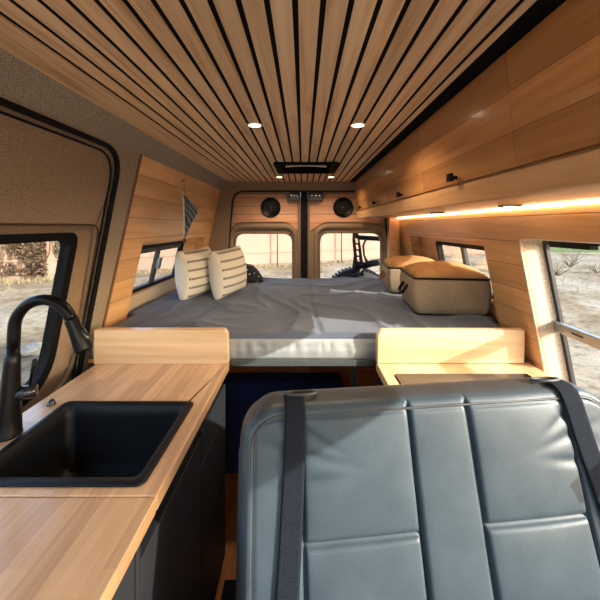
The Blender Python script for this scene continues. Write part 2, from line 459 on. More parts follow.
# right wall
bm = B()
opr = rpoly([(1.60, .93), (2.71, .93), (2.71, 1.42), (1.60, 1.42)], [0, 0, .01, .01])
opf = rpoly([(-.40, .80), (1.335, .80), (1.335, 1.45), (-.40, 1.45)], [.02, .02, .035, .02])
plate(bm, [(FRONT, 0), (3.06, 0), (3.06, 1.9), (FRONT, 1.9)], [opr, opf], mR, 0, .02)
plate(bm, [(1.345, 0), (3.06, 0), (3.06, 1.9), (1.345, 1.9)], [opr], mR, .0205, .075)
wr = obj('wall_right', bm, M['maple_wall'], kind='structure')
bm = B()
plate(bm, [(1.34, 0), (3.06, 0), (3.06, 1.9), (1.34, 1.9)], [rrect(1.66, 2.37, 1.10, 1.39, .03)], mR, .076, .105)
obj('outer_skin', bm, M['maple'], wr)
bm = B(); plate(bm, [(1.605, 1.0), (2.705, 1.0), (2.705, 1.09), (1.605, 1.09)], [], mR, .05, .0755)
obj('window_ledge', bm, M['maple'], wr)
# fabric-lined reveal of the big side window
bm = B()
o_ = rrect(-.44, 1.344, .76, 1.47, .04)
plate(bm, o_, [opf], mR, .0205, .100)
obj('window_reveal', bm, M['tweed_light'], wr)
bm = B(); tube(bm, [mR(1.333, .80, .004), mR(1.333, 1.41, .004), mR(1.325, 1.44, .004), mR(1.30, 1.449, .004), mR(-.38, 1.449, .004)], .0035, 6)
obj('edge_piping', bm, M['white_cap'], wr, smooth=True)
bm = B()
for (y, z) in ((1.42, 1.36), (1.36, 1.03), (1.20, 1.50)):
    c = Vector(mR(y, z, 0)); lathe(bm, [(.0045, -.001), (.0045, .0015), (.003, .002)], c, 12, Matrix.Rotation(-PI/2, 4, 'Y'))
obj('screw_plug', bm, M['screw'], wr)
sliding_window('window_2', mR, 1.66, 2.37, 1.10, 1.39, .09, 2.0, None, False)
t = empty('window_3', (0, 0, 0), kind='structure')
bm = B(); plate(bm, rrect(-.46, 1.38, .70, 1.50, .05), [rrect(-.38, 1.322, .815, 1.432, .035)], mR, .101, .118)
obj('window_frame', bm, M['dark_steel'], t, bevel=.004)
bm = B()
plate(bm, [(.52, 1.062), (1.332, 1.062), (1.332, 1.105), (.52, 1.105)], [], mR, .076, .100)
obj('sash_bar', bm, M['steel'], t, bevel=.003)
bm = B()
plate(bm, [(1.02, 1.075), (1.10, 1.075), (1.10, 1.084), (1.02, 1.084)], [], mR, .0742, .0759)
plate(bm, [(1.19, 1.082), (1.24, 1.082), (1.24, 1.088), (1.19, 1.088)], [], mR, .0742, .0759)
obj('sash_slot', bm, M['rubber'], t)
bm = B(); plate(bm, rrect(1.08, 1.26, 1.418, 1.446, .006), [], mR, .07, .099)
obj('latch_rail', bm, M['rubber'], t, bevel=.002)
bm = B(); plate(bm, rrect(-.37, 1.31, .81, 1.435, .04), [], mR, .108, .111); obj('glass', bm, M['glass'], t)

# rear end: frame and doors
mF = mB(3.0)
bm = B()
ap = rpoly([(-.785, .3), (.885, .3), (.765, 1.835), (-.665, 1.835)], [0, 0, .12, .12], 8)
plate(bm, [(-1.06, .25), (1.10, .25), (1.0, 1.60), (.90, 1.92), (-.72, 1.92), (-.80, 1.84)], [ap], mF, 0, .07)
wb = obj('wall_back', bm, M['tweed_door'], kind='structure', bevel=.012, seg=3)
bm = B(); tube(bm, [mF(u, v, .03) for u, v in ap], .012, 8, True)
obj('door_seal', bm, M['rubber'], wb, smooth=True)
bm = B(); box(bm, .79, .885, 2.93, 2.998, .95, 1.6)
obj('corner_post', bm, M['maple'], wb, bevel=.003)
YD = 3.085; mD = mB(YD); S = YD/320
def P(px, py): return ((px-303)*S, 1.5-(py-226)*S)
def rear_door(name, outer, woodpts, wr_, surr, glass_, spk, latch, flip):
    t = empty(name, (0, 0, 0), kind='structure')
    bm = B(); plate(bm, outer, [glass_], mD, 0, .05); obj('door_panel', bm, M['tweed_door'], t, bevel=.008, seg=3)
    bm = B(); plate(bm, rpoly(woodpts, wr_), [], mD, -.012, -.0005); obj('wood_panel', bm, M['maple_door'], t, bevel=.002)
    # raised roll around the window
    bm = B(); lp = surr; n = len(lp)
    prev = None
    for f, w_ in ((0, -.001), (.06, -.018), (.16, -.030), (.34, -.032), (.48, -.022), (.62, -.004), (.85, .012), (1.0, .028)):
        cur = [bm.verts.new(mD(a[0]+(g[0]-a[0])*f, a[1]+(g[1]-a[1])*f, w_)) for a, g in zip(surr, glass_)]
        if prev:
            for i in range(n): bm.faces.new((prev[i], prev[(i+1) % n], cur[(i+1) % n], cur[i]))
        prev = cur
    obj('window_surround', bm, M['tweed_door'], t, smooth=True)
    bm = B(); plate(bm, glass_, [], mD, .03, .034); obj('glass', bm, M['glass'], t)
    c = Vector(mD(spk[0], spk[1], -.0125)); R = Matrix.Rotation(PI/2, 4, 'X')
    bm = B(); lathe(bm, [(.094, 0), (.097, .006), (.094, .012), (.086, .012), (.082, .006), (.04, .004), (.0, .006)], c, 40, R)
    s_ = obj('speaker', bm, M['black_metal'], t, smooth=True)
    bm = B()
    for k in range(-3, 4):      # grille ribs
        h = .018*k; wd = math.sqrt(max(.078**2-h*h, 0))
        pts = [(spk[0]+wd*(i/8-1)*1.0, spk[1]+h+(.006 if abs(k) > 0 else .0)*math.copysign(1, k)*math.cos((i/8-1)*PI/2)) for i in range(17)]
        tube(bm, [mD(u, v, -.022) for u, v in pts], .0022, 5)
    obj('grille', bm, M['dark_steel'], s_, smooth=True)
    bm = B(); lathe(bm, [(.016, 0), (.016, .004), (.0, .006)], Vector(mD(spk[0], spk[1], -.0235)), 20, R)
    obj('badge', bm, M['dark_steel'], s_, smooth=True)
    bm = B(); x0, z0 = P(latch[0], latch[3]); x1, z1 = P(latch[2], latch[1])
    box(bm, x0, x1, YD-.03, YD-.001, z0, z1)
    lo = obj('lamp_housing', bm, M['lens_grey'], t, bevel=.006)
    bm = B()
    for i in range(3):
        cx = x0+(x1-x0)*(.25+.25*i); lathe(bm, [(.010, 0), (.007, .003), (.0, .004)], (cx, YD-.03, (z0+z1)/2), 12, R)
    obj('led_bulb', bm, M['chrome'], lo)
    return t
lo_out = [P(222, 330), P(300.6, 330), P(300.6, 189), P(226, 189)]
rear_door('door_2', lo_out, [P(231, 228.5), P(235.5, 194.5), P(286.5, 194.5), P(286.5, 204.5), P(297.5, 204.5), P(297.5, 231), P(288, 222), P(238, 222)],
          [.02, .05, .03, .06, .02, .01, .05, .05],
          rpoly([P(229.5, 300), P(297.5, 300), P(297.5, 223.5), P(229.5, 223.5)], [.01, .01, .13, .13], 8),
          rpoly([P(235.5, 296), P(291.8, 296), P(291.8, 234), P(235.5, 234)], [.02, .02, .085, .085], 8)[::1],
          P(270.8, 207.5), (289, 191, 300, 200.5), False)
ro_out = [P(307.4, 330), P(396, 330), P(388, 189), P(307.4, 189)]
rear_door('door_3', ro_out, [P(310, 231), P(310, 205), P(321.5, 205), P(326, 194), P(384, 194), P(386, 226), P(372, 222), P(324, 222)],
          [.01, .02, .05, .03, .05, .02, .05, .05],
          rpoly([P(314, 300), P(390, 300), P(390, 223.5), P(314, 223.5)], [.01, .01, .14, .14], 8),
          rpoly([P(320.5, 296), P(380.8, 296), P(380.8, 233.5), P(320.5, 233.5)], [.02, .02, .085, .085], 8),
          P(342.9, 207.5), (308, 191, 323, 200.5), True)
bm = B(); a = P(300.7, 330); b_ = P(307.3, 190); box(bm, a[0], b_[0], YD-.02, YD+.06, a[1], b_[1])
tag(obj('trim_1', bm, M['rubber']), kind='structure')
# black top bar above the lamps and solid lower rear panel under the bed
bm = B(); box(bm, -.8, .9, 3.16, 3.2, 0, .55)
obj('trim_2', bm, M['maple_door'], kind='structure')

# ================================================================== CEILING FITTINGS
vt = empty('roof_vent', (.02, 2.26, CEIL), 'black square roof vent between the slats near the rear doors', 'roof vent')
def loc_plate(o, i, z0, z1): 
    b0 = B(); plate(b0, o, [i] if i else [], lambda u, v, w: (u, v, w), z0, z1); return b0
obj('vent_frame', loc_plate(rrect(-.212, .212, -.195, .195, .02), rrect(-.165, .165, -.15, .15, .02), -.014, -.0008), M['black_felt'], vt, bevel=.003)
bm = B(); plate(bm, rrect(-.178, .178, -.163, .163, .02), [rrect(-.166, .166, -.151, .151, .02)], lambda u, v, w: (u, v, w), .0, .10)
plate(bm, rrect(-.178, .178, -.163, .163, .02), [], lambda u, v, w: (u, v, w), .10, .11)
obj('vent_shaft', bm, M['black_metal'], vt)
bm = B()
pts = [(-.14+.28*i/14, -.07-.055*math.cos((i/14-.5)*PI)) for i in range(15)]
pts2 = [(x, y+.012+.014*math.cos((x/.28)*PI)) for x, y in pts[::-1]]
plate(bm, pts+pts2, [], lambda u, v, w: (u, v, w), -.012, .0)
obj('vent_handle', bm, M['white_cap'], vt, bevel=.003)
bm = B()
for k in range(6):
    a = k*PI/3; m = Matrix.Translation((0, .03, .05)) @ Matrix.Rotation(a, 4, 'Z') @ Matrix.Rotation(.4, 4, 'X')
    box(bm, .02, .11, -.025, .025, -.001, .001, mat=m)
lathe(bm, [(.025, .03), (.025, .06)], (0, .03, 0), 16)
obj('fan', bm, M['black_metal'], vt)

def downlight_parts(t, r=.031):
    bm = B(); lathe(bm, [(r*.78, -.001), (r*.80, -.004), (r, -.004), (r*1.05, -.0005)], (0, 0, 0), 32)
    bmesh.ops.delete(bm, geom=[f for f in bm.faces if len(f.verts) > 4], context='FACES')
    obj('trim_ring', bm, M['white_cap'], t, smooth=True)
    bm = B(); lathe(bm, [(0, -.0022), (r*.78, -.0022), (r*.78, -.0005), (0, -.0005)], (0, 0, 0), 32)
    obj('lens', bm, M['lamp'], t)
dl = [(-.197, 1.31, 'small round downlight, left one of the nearer pair in the slatted ceiling'),
      (.225, 1.31, 'small round downlight, right one of the nearer pair in the slatted ceiling'),
      (-.20, 2.70, 'tiny round downlight at left, behind the black roof vent'),
      (.236, 2.70, 'tiny round downlight at right, behind the black roof vent')]
first = None
for x, y, lab in dl:
    if first is None:
        t = first = empty('downlight', (x, y, CEIL)); downlight_parts(t)
    else: t = copy_tree(first); t.location = (x, y, CEIL)
    tag(t, lab, 'ceiling light', 'round downlights in the slatted ceiling')
    ld = bpy.data.lights.new('downlight_beam', 'SPOT'); lo = bpy.data.objects.new('downlight_beam', ld); COL.objects.link(lo)
    lo.location = (x, y, CEIL-.012); ld.energy = 9; ld.color = (1, .74, .48); ld.spot_size = 2.6; ld.spot_blend = .6; ld.shadow_soft_size = .025

# ================================================================== OVERHEAD CABINETS (right)
XF = lambda z: .475+(1.914-z)*.095
def overhead():
    t = empty('overhead_cabinet', (0, 0, 0))
    bm = B()
    prof = [(XF(1.912)+.019, 1.912), (XF(1.634)+.019, 1.634), (.855, 1.634), (.80, 1.89), (.79, 1.912)]
    plate(bm, prof, [], lambda a, b_, w: (a, w, b_), .001, .569)
    obj('body', bm, M['maple'], t)
    dr = B(); plate(dr, [(.0015, 1.640), (.5685, 1.640), (.5685, 1.909), (.0015, 1.909)], [], lambda u, v, w: (XF(v)+w, u, v), 0, .0175)
    d = obj('door', dr, M['maple_cab'], t, bevel=.0018)
    R = Matrix.Rotation(-PI/2, 4, 'Y')
    bm = B(); c = Vector((XF(1.657), .285, 1.657))
    lathe(bm, [(.0065, 0), (.0065, .018)], c, 12, R)
    box(bm, c.x-.028, c.x-.016, c.y-.013, c.y+.013, c.z-.013, c.z+.013)
    obj('knob', bm, M['black_metal'], d, bevel=.001)
    return t
labs = ['overhead maple cabinet filling the top right corner of the photo, above the bench',
        'overhead maple cabinet with the largest visible black knob, above the side window edge',
        'overhead maple cabinet second from the nearest knob, above the front end of the bed',
        'overhead maple cabinet third knob along, above the storage bags',
        'rearmost overhead maple cabinet, meeting the rear doors']
ys = [.185, .755, 1.325, 1.895, 2.465]
first = None
for y, lab in zip(ys, labs):
    if first is None: t = first = overhead()
    else: t = copy_tree(first)
    t.location = (0, y, 0)
    if y == 2.465: t.scale = (1, .92, 1)
    tag(t, lab, 'cabinet', 'overhead cabinets along the right wall')
t = copy_tree(first); t.location = (0, -.385, 0)
bpy.data.objects.remove([c for c in bpy.data.objects if c.parent == [d for d in bpy.data.objects if d.parent == t and d.name.startswith('door')][0]][0])
tag(t, 'overhead maple cabinet nearest the cab, beyond the right picture edge', 'cabinet', 'overhead cabinets along the right wall')
bpy.data.objects.remove(t) if False else None
# light rail under the cabinets
bm = B()
prof = [(.499, 1.631), (.503, 1.573), (.516, 1.568), (.526, 1.576), (.868, 1.574), (.857, 1.631)]
plate(bm, prof, [], lambda a, b_, w: (a, w, b_), FRONT, 2.995)
vr = obj('cabinet_light_rail', bm, M['maple'], bevel=.003)
tag(vr, 'long maple light rail closing the underside of the overhead cabinets', 'cabinet rail')
bm = B(); box(bm, .858, .866, FRONT+.1, 2.92, 1.567, 1.5735)
tag(obj('led_strip', bm, M['led']), 'warm glowing LED strip where cabinet underside meets the right wall', 'strip light')
first = None
for x, y, lab in ((.755, 1.17, 'flat oval puck light under the overhead cabinets, nearer of the two'), (.755, 1.80, 'flat oval puck light under the overhead cabinets, farther of the two')):
    if first is None:
        t = first = empty('puck_light', (x, y, 1.5755))
        bm = B(); lathe(bm, [(.028, -.001), (.030, -.005), (.036, -.005), (.038, .0)], (0, 0, 0), 28)
        bmesh.ops.delete(bm, geom=[f for f in bm.faces if len(f.verts) > 4], context='FACES')
        obj('bezel', bm, M['dark_steel'], t, smooth=True)
        bm = B(); lathe(bm, [(0, -.003), (.028, -.003), (.028, -.001), (0, -.001)], (0, 0, 0), 28); obj('lens', bm, M['lamp'], t)
    else: t = copy_tree(first); t.location = (x, y, 1.5755)
    tag(t, lab, 'puck light', 'puck lights under the overhead cabinets')

# ================================================================== BED
bp = empty('bed_platform', (0, 1.43, .3), 'raised bed platform spanning the van with a grey felt front rail', 'bed platform')
def wb_box(name, x0, x1, y0, y1, z0, z1, m, par, bevel=.002):
    bm = B(); ox, oy, oz = par.location; box(bm, x0-ox, x1-ox, y0-oy, y1-oy, z0-oz, z1-oz); return obj(name, bm, m, par, bevel=bevel)
wb_box('slab', -.965, .985, 1.435, 2.99, .885, .903, M['crate'], bp)
wb_box('rail', -.322, .316, 1.418, 1.434, .878, .906, M['felt_rail'], bp)
wb_box('leg', .245, .268, 1.60, 1.62, .008, .884, M['steel'], bp)
wb_box('leg', -.80, -.777, 2.60, 2.62, .001, .884, M['steel'], bp)

def smooth01(t): t = max(0, min(1, t)); return t*t*(3-2*t)
def mattress():
    bm = B(); nx, ny = 150, 120
    y0, y1 = 1.428, 2.985; zt = 1.016; zb = .906
    def xl(y): return -.935-.055*smooth01((y-1.76)/.04)*(1-smooth01((y-2.80)/.04))
    def xr(y): return .962+.055*smooth01((y-1.63)/.04)*(1-smooth01((y-2.64)/.04))
    top = []
    for j in range(ny+1):
        row = []
        q = j/ny; y = y0+(y1-y0)*q
        for i in range(nx+1):
            p = i/nx; a, b_ = xl(y), xr(y); x = a+(b_-a)*p
            e = min(x-a, b_-x, y-y0, y1-y)
            z = zt
            # creases
            s = 0
            s += .010*noise.noise(Vector((x*3.2, y*2.0, 1)))
            w = noise.noise(Vector((x*2+4, y*1.6, 3)))
            s += .016*(1-abs(math.sin((x*9+y*2.2+w*4))))**3*(.4+.6*smooth01((2.4-y)/.9))
            s += .012*(1-abs(math.sin((x*5-y*4+w*5+1))))**4
            # long seam fold
            d = abs(x-.075-.03*math.sin(y*2)); s -= .009*math.exp(-(d/.010)**2)
            d2 = abs((x+.62)-(y-1.5)*.22); s -= .006*math.exp(-(d2/.01)**2)
            z += s*smooth01(e/.05)
            if e < .03: z -= .02*(1-math.sqrt(max(0, 1-(1-e/.03)**2)))
            row.append(bm.verts.new((x, y, z)))
        top.append(row)
    for j in range(ny):
        for i in range(nx): bm.faces.new((top[j][i], top[j][i+1], top[j+1][i+1], top[j+1][i]))
    # side skirt
    loop = [top[0][i] for i in range(nx+1)]+[top[j][nx] for j in range(1, ny+1)]+[top[ny][i] for i in range(nx-1, -1, -1)]+[top[j][0] for j in range(ny-1, 0, -1)]
    prev = loop; n = len(loop); K = 8
    c0 = Vector((0, 2.2, 0))
    for k in range(1, K+1):
        f = k/K; cur = []
        for v in loop:
            z = v.co.z+(zb-v.co.z)*f; x, y = v.co.x, v.co.y
            if abs(y-y0) < 1e-4:
                pl = noise.noise(Vector((x*46, f*.8, 5)))*(3.2 if f < .45 else 1.8)
                y = y0-.006*math.sin(PI*f)*1.2-.0035*pl*math.sin(PI*f)
                if .28 < f < .42: y += .003
            cur.append(bm.verts.new((x, y, z)))
        for i in range(n):
            fc = bm.faces.new((prev[i], cur[i], cur[(i+1) % n], prev[(i+1) % n])); fc.material_index = 1
        prev = cur
    bm.faces.new(prev[::-1]).material_index = 1
    o = obj('mattress', bm, [M['sheet'], M['sheet_side']], smooth=True)
    return o
tag(mattress(), 'thick mattress under a wrinkled grey sheet across the rear of the van', 'mattress')

def cushion(bm, w, h, t, n=26, pw=.42, seed=0, pinch=.10):
    fr, bk = [], []
    for j in range(n+1):
        a, b_ = [], []
        for i in range(n+1):
            u = -1+2*i/n; v = -1+2*j/n
            pu = 1-pinch*(1-abs(v)**2)*abs(u)**3; pv = 1-pinch*(1-abs(u)**2)*abs(v)**3
            x = u*w/2*pu; z = v*h/2*pv
            d = ((1-u*u)*(1-v*v))**pw*t/2
            d += .006*noise.noise(Vector((u*3+seed, v*3, seed)))*(1-u*u)*(1-v*v)
            edge = i in (0, n) or j in (0, n)
            p = bm.verts.new((x, -d, z)); a.append(p); b_.append(p if edge else bm.verts.new((x, d, z)))
        fr.append(a); bk.append(b_)
    for j in range(n):
        for i in range(n):
            bm.faces.new((fr[j][i], fr[j][i+1], fr[j+1][i+1], fr[j+1][i]))
            bm.faces.new((bk[j][i], bk[j+1][i], bk[j+1][i+1], bk[j][i+1]))
    return bm
pd = [((-.738, 2.20, 1.182), (.06, -.04, 1.22), 'cream cushion with dark stitched rows leaning against the left window', 1),
      ((-.522, 2.24, 1.182), (.08, -.07, 1.16), 'cream cushion with dark stitched rows standing right of its twin by the left window', 2)]
for loc, rot, lab, sd in pd:
    bm = B(); cushion(bm,   .325, .33, .20, seed=sd, pinch=.05)
    o = obj('pillow', bm, M['pillow'], smooth=True); o.location = loc; o.rotation_euler = (rot[0]*-1, rot[1], rot[2])
    tag(o, lab, 'pillow', 'cream stitched pillows on the bed')

# dark dotted pouch beyond the pillows
bm = B()
prof = []
n = 10
def blob(bm, pts_fn, nu, nv):
    rows = []
    for j in range(nv+1):
        rows.append([bm.verts.new(pts_fn(i/nu, j/nv)) for i in range(nu)])
    for j in range(nv):
        for i in range(nu): bm.faces.new((rows[j][i], rows[j][(i+1) % nu], rows[j+1][(i+1) % nu], rows[j+1][i]))
    bm.faces.new(rows[0][::-1]); bm.faces.new(rows[-1])
def pouch(u, v):
    a = 2*PI*u; r = 1-.45*v**2
    return (.13*r*math.copysign(abs(math.cos(a))**.6, math.cos(a))-.02*v, .07*r*math.copysign(abs(math.sin(a))**.6, math.sin(a)), .12*v*(1-.12*math.cos(a)))
blob(bm, pouch, 24, 8)
bmesh.ops.scale(bm, vec=(1.1,1,1.25), verts=bm.verts); bmesh.ops.translate(bm, vec=(-.49, 2.80, 1.018), verts=bm.verts)
tag(obj('pouch', bm, M['dotty'], smooth=True), 'small dark navy dotted pouch on the bed before the left rear door window', 'pouch')

# storage bags
def storage_bag(w, d, h, hm='rubber', name='storage_bag'):
    t = empty(name)
    def ring(z, ins, n=8):
        return [(x, y, z) for x, y in rrect(-w/2+ins, w/2-ins, -d/2+ins, d/2-ins, .022, n)]
    bm = B(); prev = None
    for k in range(9):
        f = k/8; bulge = .012*math.sin(PI*f)
        lp = [bm.verts.new(Vector(p)+Vector((0, 0, 0))) for p in ring(h*f, .012*(1-f)-bulge+(.008 if k == 0 else 0))]
        if prev:
            for i in range(len(lp)): bm.faces.new((prev[i], prev[(i+1) % len(lp)], lp[(i+1) % len(lp)], lp[i]))
        else: bm.faces.new(lp[::-1])
        prev = lp
    bm.faces.new(prev)
    bd = obj('body', bm, M['taupe'], t, smooth=True)
    bm = B(); n = 22
    g = []
    for j in range(n+1):
        row = []
        for i in range(n+1):
            u = -1+2*i/n; v = -1+2*j/n
            # squircle mapping of the square to the rounded footprint
            x = u*(w/2); y = v*(d/2)
            cx, cy = w/2-.022, d/2-.022
            if abs(x) > cx and abs(y) > cy:
                dx, dy = abs(x)-cx, abs(y)-cy; m_ = max(dx, dy); l = math.hypot(dx, dy)
                if l > 1e-6: dx, dy = dx*m_/l, dy*m_/l
                x = math.copysign(cx+dx, x); y = math.copysign(cy+dy, y)
            z = h+.002+.072*((1-u*u)*(1-v*v))**.42+.004*noise.noise(Vector((u*2.5, v*2.5, w*9)))*(1-u*u)*(1-v*v)
            row.append(bm.verts.new((x, y, z)))
        g.append(row)
    for j in range(n):
        for i in range(n): bm.faces.new((g[j][i], g[j][i+1], g[j+1][i+1], g[j+1][i]))
    lp = [g[0][i] for i in range(n+1)]+[g[j][n] for j in range(1, n+1)]+[g[n][i] for i in range(n-1, -1, -1)]+[g[j][0] for j in range(n-1, 0, -1)]
    bm.faces.new(lp[::-1])
    obj('lid', bm, M['tan_lid'], t, smooth=True, recalc=True)
    bm = B(); tube(bm, ring(h, 0), .0055, 8, True); obj('piping', bm, M['rubber'], t, smooth=True)['label'] = 'black piping around the lid'
    bm = B(); tube(bm, ring(.006, .014), .0045, 8, True); obj('piping', bm, M['rubber'], t, smooth=True)['label'] = 'black piping around the base'
    bm = B(); tube(bm, [(-w/2-.006, -.05, h*.72), (-w/2-.035, -.05, h*.5), (-w/2-.038, 0, h*.45), (-w/2-.035, .05, h*.5), (-w/2-.006, .05, h*.72)], .009, 8)
    obj('handle', bm, M[hm], t, smooth=True)
    return t
b1 = storage_bag(.39, .38, .20); b1.location = (.812, 1.885, 1.018); b1.rotation_euler = (0, 0, -.10)
tag(b1, 'larger front storage bag with puffy tan lid and taupe sides on the bed', 'storage bag', 'storage bags on the bed')
b2 = storage_bag(.38, .36, .185, 'tan_leather'); b2.location = (.815, 2.42, 1.018); b2.rotation_euler = (0, 0, -.12)
tag(b2, 'storage bag with tan lid half hidden behind the front one, by the rear door', 'storage bag', 'storage bags on the bed')

# pennant on the left wall
t = empty('pennant', (-.775, 2.05, 1.79), 'grey striped cloth pennant with white edge hanging from a hook on left wood wall', 'pennant')
bm = B(); tube(bm, [(-.004, 0, 0), (.012, 0, 0), (.014, 0, .008)], .003, 8); obj('hook', bm, M['black_metal'], t)
bm = B(); tube(bm, [(.012, 0, 0), (.016, -.004, -.085)], .0015, 6); obj('cord', bm, M['twig'], t)
bm = B(); n = 14; rows = []
for j in range(n+1):
    f = j/n; wdt = .10*(f/.38 if f < .38 else (1-f)/.62)+.004
    row = []
    for i in range(9):
        q = i/8
        row.append((.016+.006*f+wdt*q, -.01+.014*math.sin(q*9+f*3)*q-.03*q, -.08-.285*f-.02*math.sin(q*3)))
    rows.append(row)
for off, s in ((0, 1), (.004, -1)):
    V = [[bm.verts.new((p[0], p[1]+off, p[2])) for p in r] for r in rows]
    for j in range(n):
        for i in range(8): bm.faces.new((V[j][i], V[j][i+1], V[j+1][i+1], V[j+1][i]))
    if s == 1: V0 = V
    else:
        for j in range(n):
            for c in (0, 8): bm.faces.new((V0[j][c], V0[j+1][c], V[j+1][c], V[j][c]))
        for j in (0, n):
            for i in range(8): bm.faces.new((V0[j][i], V0[j][i+1], V[j][i+1], V[j][i]))
obj('cloth', bm, M['pennant'], t, smooth=True)
bm = B(); tube(bm, [(r[0][0]-.003, r[0][1], r[0][2]) for r in rows], .006, 8); obj('edging', bm, M['white_paint'], t, smooth=True)
bm = B(); e = rows[-1][0]; lathe(bm, [(.002, 0), (.007, -.008), (.009, -.03), (.004, -.032)], e, 10); obj('tassel', bm, M['tan_leather'], t, smooth=True)

# under the bed
bm = B(); box(bm, -.50, .235, 1.93, 2.06, .003, .560)
tag(obj('storage_box', bm, M['navy'], bevel=.012, seg=3), 'navy blue cloth covered box standing under the bed', 'box')
first = None
for x0, x1, lab in ((-.62, -.06, 'brown wooden crate behind the navy box, left of the dark gap'), (.05, .50, 'brown wooden crate behind the navy box, right of the dark gap')):
    t = empty('wooden_crate', ((x0+x1)/2, 2.29, .002), lab, 'crate', 'wooden crates under the bed')
    w = (x1-x0)/2
    for nm, a in (('side', (-w, w, -.2, -.185, .0, .72)), ('side', (-w, w, .185, .2, .0, .72)), ('side', (-w, -w+.015, -.184, .184, 0, .72)), ('side', (w-.015, w, -.184, .184, 0, .72)), ('lid', (-w, w, -.2, .2, .721, .735))):
        bm = B(); box(bm, *a); obj(nm, bm, M['crate'], t)

# ================================================================== LEFT GALLEY
CT = .905
sink_hole = rrect(-.785, -.387, .75, 1.065, .03)
cl = empty('countertop', (-.6, .4, CT), 'long maple butcher block worktop on the left with sink cut in', 'worktop')
def T(bm, par): bmesh.ops.translate(bm, vec=-Vector(par.location), verts=bm.verts); return bm
bm = B(); plate(bm, [(-.895, .705), (-.322, .705), (-.322, 1.40), (-.895, 1.40)], [sink_hole], mC, CT-.036, CT); T(bm, cl)
o = obj('worktop_board', bm, M['butcher_l'], cl, bevel=.005, seg=3)
bm = B(); plate(bm, [(-.895, -.3), (-.322, -.3), (-.322, .7035), (-.895, .7035)], [], mC, CT-.036, CT); T(bm, cl)
obj('flap_board', bm, M['butcher_l'], cl, bevel=.004, seg=3)
bm = B()
bs = rpoly([(-.90, CT+.001), (-.324, CT+.001), (-.326, 1.03), (-.34, 1.052), (-.90, 1.052)], [0, 0, .02, .02, 0])
plate(bm, bs, [], mB(1.378), 0, .035); T(bm, cl)
o = obj('backsplash', bm, M['maple_x'], cl, bevel=.006, seg=3)

sk = empty('sink', (-.581, .904, CT), 'black composite drop-in kitchen sink in the left worktop', 'sink')
bm = B()
lv = [(0, .0015, .022), (.001, .005, .022), (.005, .007, .022), (.022, .007, .022), (.026, .002, .026), (.032, -.03, .03), (.040, -.17, .035), (.075, -.192, .06), (.12, -.196, .06)]
prev = None
for ins, z, r in lv:
    lp = [bm.verts.new((x, y, z)) for x, y in rrect(-.218+ins, .218-ins, -.177+ins, .177-ins, max(r-ins*.2, .012), 6)]
    if prev:
        for i in range(len(lp)): bm.faces.new((prev[i], prev[(i+1) % len(lp)], lp[(i+1) % len(lp)], lp[i]))
    prev = lp
bm.faces.new(prev)
ob = obj('basin', bm, M['granite'], sk, smooth=True, recalc=False)
s_ = ob.modifiers.new('thick', 'SOLIDIFY'); s_.thickness = .004; s_.offset = -1
bm = B(); lathe(bm, [(.042, -.196), (.042, -.193), (.036, -.193), (.02, -.197), (0, -.197)], (0, 0, .0035), 28); obj('drain', bm, M['black_gloss'], sk, smooth=True)

fc = empty('faucet', (-.839, .91, CT), 'matte black gooseneck kitchen faucet with side lever beside the sink', 'faucet')
sh = Matrix.Shear('XY', 4, (.06, 0))     # the body leans a touch
bm = B(); lathe(bm, [(.033, 0), (.033, .004), (.0315, .008), (.028, .06), (.0225, .14), (.0195, .205), (.019, .225), (.0165, .228), (.0155, .25)], (0, 0, 0), 32, None)
bmesh.ops.transform(bm, matrix=sh, verts=bm.verts); obj('body', bm, M['black_metal'], fc, smooth=True)
bm = B(); r = .0835; cz = .302; bx = .018
pts = [(bx-.003, 0, .245), (bx-.001, 0, .28)]+[(bx+r-r*math.cos(a), 0, cz+r*math.sin(a)) for a in [i*PI/20 for i in range(0, 19)]]
tube(bm, pts, .0155, 18); obj('spout', bm, M['black_metal'], fc, smooth=True)
e = Vector(pts[-1]); dr_ = (Vector(pts[-1])-Vector(pts[-2])).normalized()
bm = B(); tube(bm, [e-dr_*.004, e, e+dr_*.003, e+dr_*.02, e+dr_*.088, e+dr_*.096], [.0165, .0175, .0175, .0178, .0225, .021], 20); sp_ = obj('spray_head', bm, M['black_metal'], fc, smooth=True)
side = Vector((dr_.z, 0, -dr_.x))
if side.x < 0: side = -side
bm = B(); m0 = e+dr_*.055+side*.020
tube(bm, [m0-dr_*.022, m0-dr_*.018, m0+dr_*.014, m0+dr_*.022], [.003, .008, .009, .003], 10); obj('spray_button', bm, M['black_gloss'], sp_, smooth=True)
bm = B(); tube(bm, [(.012, .0, .115), (.045, .018, .115), (.058, .025, .115), (.062, .027, .115)], [.019, .019, .019, .014], 20); h_ = obj('handle_hub', bm, M['black_gloss'], fc, smooth=True)
bm = B(); tube(bm, [(.046, .02, .13), (.052, .02, .17), (.060, .02, .206), (.0605, .02, .209)], [.0042, .0045, .0062, .004], 12); obj('lever', bm, M['black_metal'], h_, smooth=True)
bm = B(); lathe(bm, [(.0135, 0), (.0135, .003), (.0105, .006), (.0105, .012), (.007, .016), (0, .017)], (-.838, 1.065, CT+.0005), 24)
tag(obj('air_switch', bm, M['black_gloss'], smooth=True), 'tiny black round push button on worktop between sink corner and wall', 'push button')

